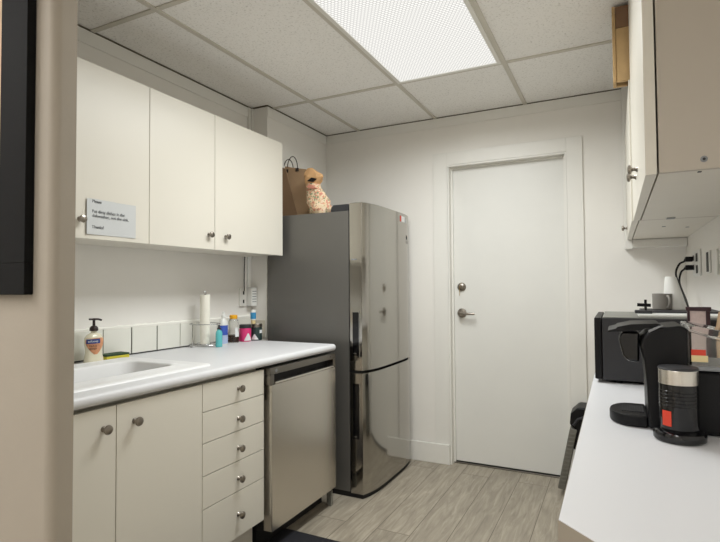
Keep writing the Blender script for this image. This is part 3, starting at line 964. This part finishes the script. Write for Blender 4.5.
B().lathe(o, [(0.0165, 0.0221), (0.017, 0.024), (0.017, 0.082), (0.015, 0.086), (0, 0.087)], seg=22).build('body', 'white_plastic', vb)
wrap(o, lambda z: 0.017, -2.2, 1.3, 0.03, 0.07, 1, 1, 'label', 'cyan', vb)

# outlet and cable on the left wall by the corner
ow = thing('wall_outlet', 'white outlet with plugged in timer box on the left wall by the corner', 'wall outlet', (XL, 2.66, 1.17))
B().box(XL, XL + 0.012, 2.585, 2.652, 1.115, 1.232, 0.003).build('plate', 'trim', ow)
for z in (1.145, 1.20):
    B().box(XL + 0.0121, XL + 0.013, 2.613, 2.626, z - 0.01, z + 0.012).build('socket', 'outlet_slot', ow)
B().box(XL + 0.005, XL + 0.048, 2.656, 2.712, 1.115, 1.236, 0.004).build('timer_box', 'white_plastic', ow)
for i in range(5):
    B().box(XL + 0.0481, XL + 0.049, 2.664, 2.704, 1.14 + i * 0.017, 1.145 + i * 0.017).build('dial_mark', 'grey_plastic', ow)
B().box(XL + 0.002, XL + 0.014, 2.664, 2.676, 1.236, 1.436, 0.002).build('conduit', 'white_plastic', ow)
tag(B().tube([(XL + 0.012, 2.632, 1.436), (XL + 0.012, 2.63, 1.40), (XL + 0.008, 2.632, 1.34), (XL + 0.010, 2.628, 1.28), (XL + 0.016, 2.622, 1.225), (XL + 0.0165, 2.620, 1.212)], 0.0028, 8).build('power_cord', 'black', at=(XL, 2.63, 1.22)),
    'thin black cord running down from the wall cabinet to the left outlet', 'cord')

# ------------------------------------------------------------------ floor mat
tag(B().box(-1.53, -0.80, 1.15, 2.185, 0.0005, 0.012, 0.004).build('floor_mat', 'mat', at=(-1.1, 1.67, 0)), 'dark floor mat lying in front of the drawers and dishwasher', 'mat')

# ------------------------------------------------------------------ picture on the entry wall
pc = thing('picture_frame', 'wide black picture frame hanging on the greige entry wall', 'picture frame', (-1.55, PY0, 1.8))
b_ = B()
px0, px1, pz0, pz1, fw = -1.86, -1.230, 1.222, 2.10, 0.107
for a in ((px0, px1, pz0, pz0 + 0.075), (px0, px1, pz1 - 0.075, pz1), (px0, px0 + fw, pz0 + 0.075, pz1 - 0.075), (px1 - fw, px1, pz0 + 0.075, pz1 - 0.075)):
    b_.box(a[0], a[1], PY0 - 0.022, PY0 - 0.0005, a[2], a[3], 0.002)
b_.build('frame', 'frame_black', pc)
B().box(px0 + fw, px1 - fw, PY0 - 0.012, PY0 - 0.002, pz0 + 0.075, pz1 - 0.075).build('picture', 'picture', pc)

# ------------------------------------------------------------------ right upper cabinets
RZ0 = 1.503
XF = 0.068
def upper_right(y0, y1, z1, xf, label, knobs, zb=RZ0):
    th = thing('wall_cabinet', label, 'wall cabinet', (XR, (y0 + y1) / 2, zb), 'white wall cabinets over the coffee counter')
    B().box(xf + 0.029, XR, y0 + 0.018, y1 - 0.0008, zb, z1, 0.001).build('body', 'cab_side', th)
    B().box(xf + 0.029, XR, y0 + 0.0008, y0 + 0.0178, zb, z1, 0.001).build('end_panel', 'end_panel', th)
    ym = (y0 + y1) / 2
    for i, (a, c_) in enumerate(((y0, ym), (ym, y1))):
        d = B().box(xf, xf + 0.025, a + G, c_ - G, zb - 0.002, z1, 0.0015).build('door', 'cabinet', th)
        for ky, kz_ in knobs[i]:
            knob((xf, ky, kz_), (-1, 0, 0), d)
    return th
ur = upper_right(1.41, 2.41, ZC - 0.012, XF, 'nearest white wall cabinet over the coffee maker, reaching the ceiling', [[(1.86, 1.607)], [(1.99, 1.607)]])
B().lathe((0.1875, 1.411, 1.526), [(0.0075, -0.001), (0.0075, 0.0012), (0.0055, 0.0016), (0, 0.0016)], axis=(0, -1, 0), seg=24).build('screw_cap', 'grey_plastic', ur)
B().lathe((0.1875, 1.4098, 1.526), [(0.0035, -0.0005), (0.003, 0.0012), (0, 0.0012)], axis=(0, -1, 0), seg=16).build('screw', 'charcoal', ur)
B().box(0.178, 0.186, 1.435, 1.447, RZ0 - 0.0012, RZ0 + 0.001).build('screw', 'charcoal', ur)
B().box(0.185, 0.215, 2.37, 2.405, RZ0 - 0.004, RZ0 + 0.001, 0.001).build('hinge_plate', 'grey_plastic', ur)
uf = upper_right(2.41, 3.396, 2.10, 0.062, 'white wall cabinet beside the back wall with a wooden crate on top', [[], [(3.29, 1.56)]])
for x, y in ((0.20, 2.72), (0.30, 2.80)):
    B().lathe((x, y, RZ0), [(0.0, -0.002), (0.008, -0.002), (0.008, 0.001)], seg=12).build('screw_cap', 'grey_plastic', uf)
fl = struct(B().box(0.05, 0.09, 3.40, YB - 0.0065, 1.448, ZC - 0.008, 0.002).build('trim_7', 'trim'))
struct(B().box(0.0902, XR - 0.001, 3.40, YB - 0.0005, 1.455, 1.5015, 0.002).build('trim_8', 'trim'))

# wooden crate on the far cabinet
wc = thing('wooden_crate', 'rough pine crate end standing on top of the far right wall cabinet', 'crate', (0.16, 2.46, 2.101))
B().box(0.018, 0.30, 2.425, 2.443, 2.103, 2.335, 0.003).build('front_board', 'wood', wc)
B().box(0.018, 0.30, 2.427, 2.443, 2.337, 2.430, 0.002).build('top_board', 'wood_dark', wc)
B().box(0.005, 0.0175, 2.422, 2.50, 2.103, 2.431, 0.002).build('side_board', 'wood', wc)
B().box(0.3005, 0.313, 2.422, 2.50, 2.103, 2.431, 0.002).build('side_board', 'wood', wc)
B().box(0.018, 0.30, 2.484, 2.50, 2.103, 2.430, 0.002).build('back_board', 'wood', wc)

# ------------------------------------------------------------------ right counter
RT, RX = 0.90, -0.081
pl = [(RX, 3.455), (RX, 0.792), (-0.030, 0.743), (XR, 0.743), (XR, 3.455)]
rc = tag(B().prism(pl, 'z', RT - 0.038, RT, 0.001).build('countertop', 'counter', at=(0.15, 2.1, RT)), 'white laminate countertop with a clipped corner along the right wall', 'countertop')
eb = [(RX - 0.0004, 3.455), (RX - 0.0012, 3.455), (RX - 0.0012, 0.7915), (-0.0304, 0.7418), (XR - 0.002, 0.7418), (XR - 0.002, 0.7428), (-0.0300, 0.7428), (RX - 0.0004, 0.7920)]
B().prism(eb, 'z', RT - 0.038, RT - 0.0015).build('edge_shade', 'edge_shade', rc)  # thin strip added to carry the painted shade of the white edge
rb = thing('base_cabinet', 'white base cabinet run under the coffee counter', 'base cabinet', (0.16, 2.1, 0), None)
B().box(-0.028, XR - 0.004, 0.82, 3.452, 0.10, RT - 0.039, 0.001).build('body', 'cab_side', rb)
B().box(0.03, XR - 0.004, 0.84, 3.452, 0.0, 0.10).build('toe_kick', 'cab_side', rb)
ys = [0.82, 1.26, 1.70, 2.14, 2.58, 3.02, 3.452]
for a, c_ in zip(ys, ys[1:]):
    d = B().box(-0.048, -0.029, a + G, c_ - G, 0.10, RT - 0.042, 0.0015).build('door', 'cabinet', rb)
    knob((-0.048, c_ - 0.05, 0.78), (-1, 0, 0), d)

# microwave
MY0, MY1, MX0, MX1, MZ0, MZ1 = 1.95, 2.38, -0.048, 0.335, RT + 0.010, 1.122
mw = thing('microwave', 'black microwave at the back of the right counter', 'microwave', (0.14, 2.16, RT))
bo = B()
bo.box(MX0, MX1, MY0, MY1, MZ0, MZ1, 0.004)
bo.build('body', 'charcoal', mw)
B().box(MX0 + 0.002, MX1 - 0.002, MY0 + 0.004, MY1 - 0.004, MZ1 + 0.0001, MZ1 + 0.003, 0.001).build('top_panel', 'grey_metal', mw)
B().box(MX0 - 0.024, MX0 - 0.001, MY0 - 0.001, MY1, MZ0 + 0.002, MZ1 + 0.001, 0.004).build('door', 'black', mw)
for x in (0.0, 0.29):
    for y in (MY0 + 0.03, MY1 - 0.03):
        B().cyl((x, y, RT), (x, y, MZ0), 0.012, seg=14).build('foot', 'black', mw)
for i in range(6):
    B().box(0.19 + i * 0.012, 0.195 + i * 0.012, MY0 - 0.0006, MY0 + 0.001, 0.95, 1.0).build('vent_slot', 'black_matte', mw)
MT = MZ1 + 0.0035
tr = tag(B().box(0.065, 0.33, 1.99, 2.36, MT, MT + 0.009, 0.003).build('tray', 'white_plastic', at=(0.2, 2.18, MT)), 'thin white tray lying on top of the black microwave', 'tray')
T2 = MT + 0.0095
tag(B().box(0.08, 0.325, 2.10, 2.34, T2, T2 + 0.006, 0.002).build('cutting_board', 'charcoal', at=(0.2, 2.2, T2)), 'dark board under the grey cup on the microwave', 'board')
T3 = T2 + 0.0065
# small cup
o = (0.152, 2.22, T3)
mg = thing('mug', 'small grey stoneware mug on top of the microwave', 'mug', o)
B().lathe(o, [(0, 0), (0.029, 0), (0.0325, 0.003), (0.033, 0.05), (0.033, 0.06), (0.030, 0.0605), (0.0295, 0.01), (0, 0.008)], seg=32).build('cup', 'stoneware', mg)
hp_ = [(0.165 + 0.004, 2.19, T3 + 0.05)]
hpts = []
for i in range(11):
    a = math.pi * i / 10
    hpts.append((o[0] + 0.014 + 0.013 * math.sin(a) * 0.5, o[1] - 0.028 - 0.020 * math.sin(a), T3 + 0.031 + 0.021 * math.cos(a)))
B().tube(hpts, 0.0042, 10).build('handle', 'stoneware', mg)
# white jug, oblique cone
o = (0.195, 2.25, T3)
jb = bmesh.new()
rings = []
for r, z, ox in ((0.038, 0, 0), (0.04, 0.004, 0), (0.019, 0.120, -0.012), (0.017, 0.123, -0.012)):
    rings.append([jb.verts.new((o[0] + ox + r * math.cos(2 * math.pi * i / 36), o[1] + r * math.sin(2 * math.pi * i / 36), o[2] + z)) for i in range(36)])
for a, c_ in zip(rings, rings[1:]):
    for i in range(36):
        jb.faces.new((a[i], a[(i + 1) % 36], c_[(i + 1) % 36], c_[i]))
jb.faces.new(list(reversed(rings[0])))
jb.faces.new(rings[-1])
jj = B()
jj._merge(jb)
tag(jj.build('plastic_pitcher', 'white_plastic', at=o), 'tapering white plastic container behind the grey mug on the microwave', 'container')
# corkscrew like gadget
o = (0.085, 2.06, MT + 0.0095)
cs = thing('bottle_opener', 'small black T-handled opener lying at the front edge of the microwave top', 'opener', o)
B().box(0.056, 0.110, 2.035, 2.085, o[2], o[2] + 0.011, 0.003).build('base', 'charcoal', cs)
B().cyl((0.090, 2.06, o[2] + 0.010), (0.090, 2.06, o[2] + 0.048), 0.0042, seg=12).build('stem', 'black', cs)
B().cyl((0.064, 2.06, o[2] + 0.030), (0.106, 2.06, o[2] + 0.028), 0.0058, seg=12).build('handle', 'black', cs)

# outlets, plugs and cords on the right wall
def wall_plate(y, z, hgt, wid, slots, label, m='white_plastic'):
    th = thing('wall_outlet', label, 'wall outlet', (XR, y, z), 'outlet plates above the coffee counter')
    B().box(XR - 0.008, XR - 0.0003, y - wid / 2, y + wid / 2, z - hgt / 2, z + hgt / 2, 0.003).build('plate', m, th)
    for dy, dz_, w_, h_ in slots:
        B().box(XR - 0.0105, XR - 0.0082, y + dy - w_ / 2, y + dy + w_ / 2, z + dz_ - h_ / 2, z + dz_ + h_ / 2, 0.001).build('socket', 'outlet_slot', th)
    return th
wall_plate(3.01, 1.340, 0.13, 0.24, [(0.09, 0.03, 0.035, 0.026), (0.09, -0.018, 0.035, 0.026), (-0.03, 0.028, 0.05, 0.04), (-0.03, -0.03, 0.05, 0.04)], 'wide white outlet plate with black plugs on the right wall')
wall_plate(2.65, 1.332, 0.095, 0.075, [(0, 0, 0.05, 0.085)], 'narrow plate with a tall black slot on the right wall')
wall_plate(2.47, 1.325, 0.105, 0.075, [], 'blank plate nearest the camera on the right wall', 'trim')
def plug_cord(z, end, r, label, sag):
    th = thing('power_cord', label, 'cord', (XR, 3.10, z))
    B().box(XR - 0.045, XR - 0.011, 3.085, 3.12, z - 0.013, z + 0.013, 0.005).build('plug', 'black', th)
    pts = [(XR - 0.044, 3.10, z)] + sag
    # smooth by Catmull-Rom
    sm = []
    P = [Vector(p) for p in pts]
    for i in range(len(P) - 1):
        p0, p1, p2, p3 = P[max(i - 1, 0)], P[i], P[i + 1], P[min(i + 2, len(P) - 1)]
        for k_ in range(8):
            t = k_ / 8
            sm.append(0.5 * ((2 * p1) + (p2 - p0) * t + (2 * p0 - 5 * p1 + 4 * p2 - p3) * t * t + (3 * p1 - p0 - 3 * p2 + p3) * t ** 3))
    sm.append(P[-1])
    B().tube(sm, r, 8).build('cable', 'black', th)
plug_cord(1.365, None, 0.0048, 'upper black plug and cord curving down from the right wall outlet', [(0.3125, 3.09, 1.3534), (0.2875, 3.06, 1.3376), (0.2678, 3.0, 1.2832), (0.2758, 2.8, 1.1912), (0.2746, 2.55, 1.1235), (0.343, 2.44, 0.95)])
plug_cord(1.322, None, 0.0048, 'lower black plug and cord curving down from the right wall outlet', [(0.3116, 3.09, 1.3123), (0.2952, 3.06, 1.2966), (0.2819, 3.0, 1.243), (0.287, 2.8, 1.1633), (0.278, 2.55, 1.1152), (0.35, 2.44, 0.95)])

# notice holder and kraft coffee bag behind the coffee maker
nh = thing('notice_holder', 'maroon framed notice standing on the counter behind the coffee maker', 'notice holder', (0.222, 1.86, RT))
b_ = B()
nx0, nx1, nz1, ny = 0.193, 0.252, 1.166, 1.86
b_.box(nx0, nx0 + 0.007, ny, ny + 0.012, RT + 0.011, nz1 - 0.012, 0.001)
b_.box(nx1 - 0.011, nx1, ny, ny + 0.012, RT + 0.011, nz1 - 0.012, 0.001)
b_.box(nx0 - 0.003, nx1 + 0.003, ny - 0.001, ny + 0.013, nz1 - 0.012, nz1, 0.001)
b_.build('frame', 'maroon', nh)
B().box(nx0 - 0.004, nx1 + 0.004, ny - 0.02, ny + 0.03, RT + 0.0002, RT + 0.011, 0.002).build('base', 'maroon', nh)
B().box(nx0 + 0.007, nx1 - 0.011, ny + 0.004, ny + 0.007, RT + 0.011, nz1 - 0.012).build('sheet', 'notice', nh)
kb = thing('coffee_bag', 'brown kraft coffee bag with black print by the right wall', 'bag', (0.305, 1.83, RT))
B().prism([(0.268, RT), (0.345, RT), (0.348, 1.10), (0.345, 1.15), (0.272, 1.155), (0.263, 1.10)], 'y', 1.80, 1.86, 0.006).build('bag_body', 'kraft', kb)
B().lathe((0.292, 1.801, 1.128), [(0.012, -0.001), (0.012, 0.0012), (0, 0.0012)], axis=(0, -1, 0), seg=20).build('black_print', 'black', kb)

# ------------------------------------------------------------------ coffee maker (side view, brewing head towards the left)
KY0, KY1 = 1.36, 1.53
ck = thing('coffee_maker', 'black single-cup coffee maker with clear water tank on the right counter', 'coffee maker', (0.12, 1.45, RT))
body = [(0.060, RT + 0.003), (0.139, RT + 0.003), (0.142, 1.134), (0.130, 1.142), (0.086, 1.136), (0.062, 1.124), (0.051, 1.109), (0.048, 1.091), (0.054, 1.058), (0.0585, 1.0)]
B().prism(body, 'y', KY0, KY1, 0.006, 3).build('body', 'black', ck)
# brew head reaching over the tray
B().prism([(0.010, 1.123), (0.001, 1.106), (0.010, 1.067), (0.020, 1.054), (0.045, 1.051), (0.047, 1.123)], 'y', KY0 + 0.02, KY1 - 0.03, 0.006, 3).build('brew_head', 'black_gloss', ck)
lid = [(-0.021, 1.121), (-0.021, 1.126), (-0.004, 1.131), (0.0, 1.135), (0.029, 1.142), (0.081, 1.145), (0.090, 1.143), (0.090, 1.138), (0.057, 1.132), (0.051, 1.128), (0.019, 1.1245), (0.0, 1.123)]
B().prism(lid, 'y', KY0 + 0.012, KY1 - 0.015, 0.0015).build('lid_handle', 'black', ck)
B().prism([(0.063, 1.129), (0.086, 1.140), (0.094, 1.141), (0.084, 1.135), (0.065, 1.124)], 'y', KY0 - 0.0008, KY0 + 0.01, 0.0005).build('button_strip', 'grey_plastic', ck)
# drip tray
tray = []
for i in range(13):
    a = math.pi / 2 + math.pi * i / 12
    tray.append((0.024 + 0.046 * math.cos(a), 1.445 + 0.072 * math.sin(a)))
tray += [(0.0590, 1.373), (0.0590, 1.517)]
tbo = B().prism(tray, 'z', RT + 0.001, RT + 0.028, 0.004).build('drip_tray', 'black', ck)
for i in range(9):
    x = 0.006 + i * 0.0055
    B().box(x, x + 0.0026, 1.41, 1.48, RT + 0.028, RT + 0.0298).build('grate_bar', 'charcoal', tbo)
# tank base, grey collar, clear tank
B().box(0.144, 0.29, KY0 - 0.005, KY1, RT + 0.001, 1.043, 0.012, 3).build('tank_base', 'black', ck)
B().box(0.143, 0.292, KY0 - 0.007, KY1 + 0.001, 1.0432, 1.054, 0.004).build('collar', 'grey_plastic', ck)
wt = B()
w0, w1, v0, v1, z0, z1, z1b = 0.144, 0.288, KY0, KY1 - 0.004, 1.0545, 1.142, 1.112
side = [(w0, z0), (w1, z0), (w1, z1b - 0.012), (0.202, z1 - 0.032), (w0, z1 - 0.012)]
wt.prism(side, 'y', v0, v0 + 0.004, 0.001)
wt.prism(side, 'y', v1 - 0.004, v1, 0.001)
wt.box(w0, w0 + 0.004, v0 + 0.004, v1 - 0.004, z0, z1 - 0.013)
wt.box(w1 - 0.004, w1, v0 + 0.004, v1 - 0.004, z0, z1b - 0.013)
wto = wt.build('water_tank', 'clear', ck)
B().box(0.1465, 0.174, v0 - 0.0012, v0 - 0.0002, 1.077, 1.090, 0.0004).build('red_tag', 'red', wto)
B().box(0.1465, 0.178, v0 - 0.0012, v0 - 0.0002, 1.0625, 1.0768, 0.0004).build('cream_tag', 'cream', wto)
B().prism([(w0 - 0.001, z1 - 0.0115), (w0 - 0.001, z1), (0.158, z1 + 0.001), (0.225, z1 - 0.014), (w1 + 0.003, z1b - 0.004), (w1 + 0.003, z1b - 0.0115), (0.202, z1 - 0.0315)], 'y', v0 - 0.004, v1 + 0.004, 0.002).build('tank_lid', 'clear', ck)

# milk frother
o = (0.1155, 1.305, RT)
mf = thing('milk_frother', 'black milk frother with steel collar standing in front of the coffee maker', 'milk frother', o)
B().lathe(o, [(0, 0), (0.046, 0.0), (0.050, 0.004), (0.0505, 0.014), (0.048, 0.020), (0.039, 0.025), (0, 0.025)], seg=44).build('base', 'black_gloss', mf)
pr_ = [(0, 0.0255), (0.0365, 0.0255), (0.0375, 0.029), (0.0372, 0.06)]
z = 0.075
while z < 0.107:
    pr_ += [(0.0372, z), (0.0381, z + 0.001), (0.0381, z + 0.0025), (0.0372, z + 0.0035)]
    z += 0.0075
pr_ += [(0.0372, 0.1205), (0.0, 0.1205)]
B().lathe(o, pr_, seg=44).build('body', 'black_gloss', mf)
B().lathe(o, [(0.0362, 0.1207), (0.0376, 0.1215), (0.0376, 0.150), (0.0367, 0.152), (0, 0.152)], seg=44).build('steel_collar', 'steel', mf)
B().lathe(o, [(0.038, 0.1522), (0.039, 0.154), (0.037, 0.157), (0.0, 0.160)], seg=44).build('lid', 'charcoal', mf)
a0 = math.radians(228)
wrap(o, lambda z: 0.0375, a0 - 0.27, a0 + 0.27, 0.034, 0.066, 1, 1, 'red_label', 'red', mf, 0.001)

# ------------------------------------------------------------------ folded step stool by the end of the right counter
st = thing('step_stool', 'folded black and grey step stool leaning by the door', 'step stool', (-0.2, 3.25, 0))
def lean(x0, z0, x1, z1, w, y0, y1, bev=0.004):
    dx, dz_ = x1 - x0, z1 - z0
    L = math.hypot(dx, dz_)
    nxx, nz_ = dz_ / L * w / 2, -dx / L * w / 2
    return [(x0 - nxx, z0 - nz_), (x0 + nxx, z0 + nz_), (x1 + nxx, z1 + nz_), (x1 - nxx, z1 - nz_)]
b_ = B().prism(lean(-0.312, 0.045, -0.240, 0.40, 0.04, 0, 0), 'y', 3.22, 3.40, 0.006)
tread = b_.build('tread', 'stool_grey', st)
for i in range(14):
    u = 0.08 + i * 0.065
    x, z = -0.312 + 0.072 * u, 0.045 + 0.355 * u
    B().box(x - 0.017, x + 0.017, 3.216, 3.2205, z - 0.004, z + 0.004, 0.001).build('rib', 'stool_grey', tread)
B().prism(lean(-0.268, 0.0, -0.175, 0.45, 0.02, 0, 0), 'y', 3.25, 3.28, 0.003).build('leg', 'black', st)
B().prism(lean(-0.268, 0.0, -0.175, 0.45, 0.02, 0, 0), 'y', 3.37, 3.40, 0.003).build('leg', 'black', st)
B().prism([(-0.245, 0.28), (-0.235, 0.40), (-0.262, 0.42), (-0.255, 0.485), (-0.215, 0.525), (-0.15, 0.525), (-0.13, 0.40), (-0.15, 0.24)], 'y', 3.24, 3.41, 0.012, 3).build('seat', 'black', st)
B().tube([(-0.24, 3.232, 0.42), (-0.215, 3.225, 0.46), (-0.17, 3.225, 0.48)], 0.008, 8).build('handle', 'charcoal', st)
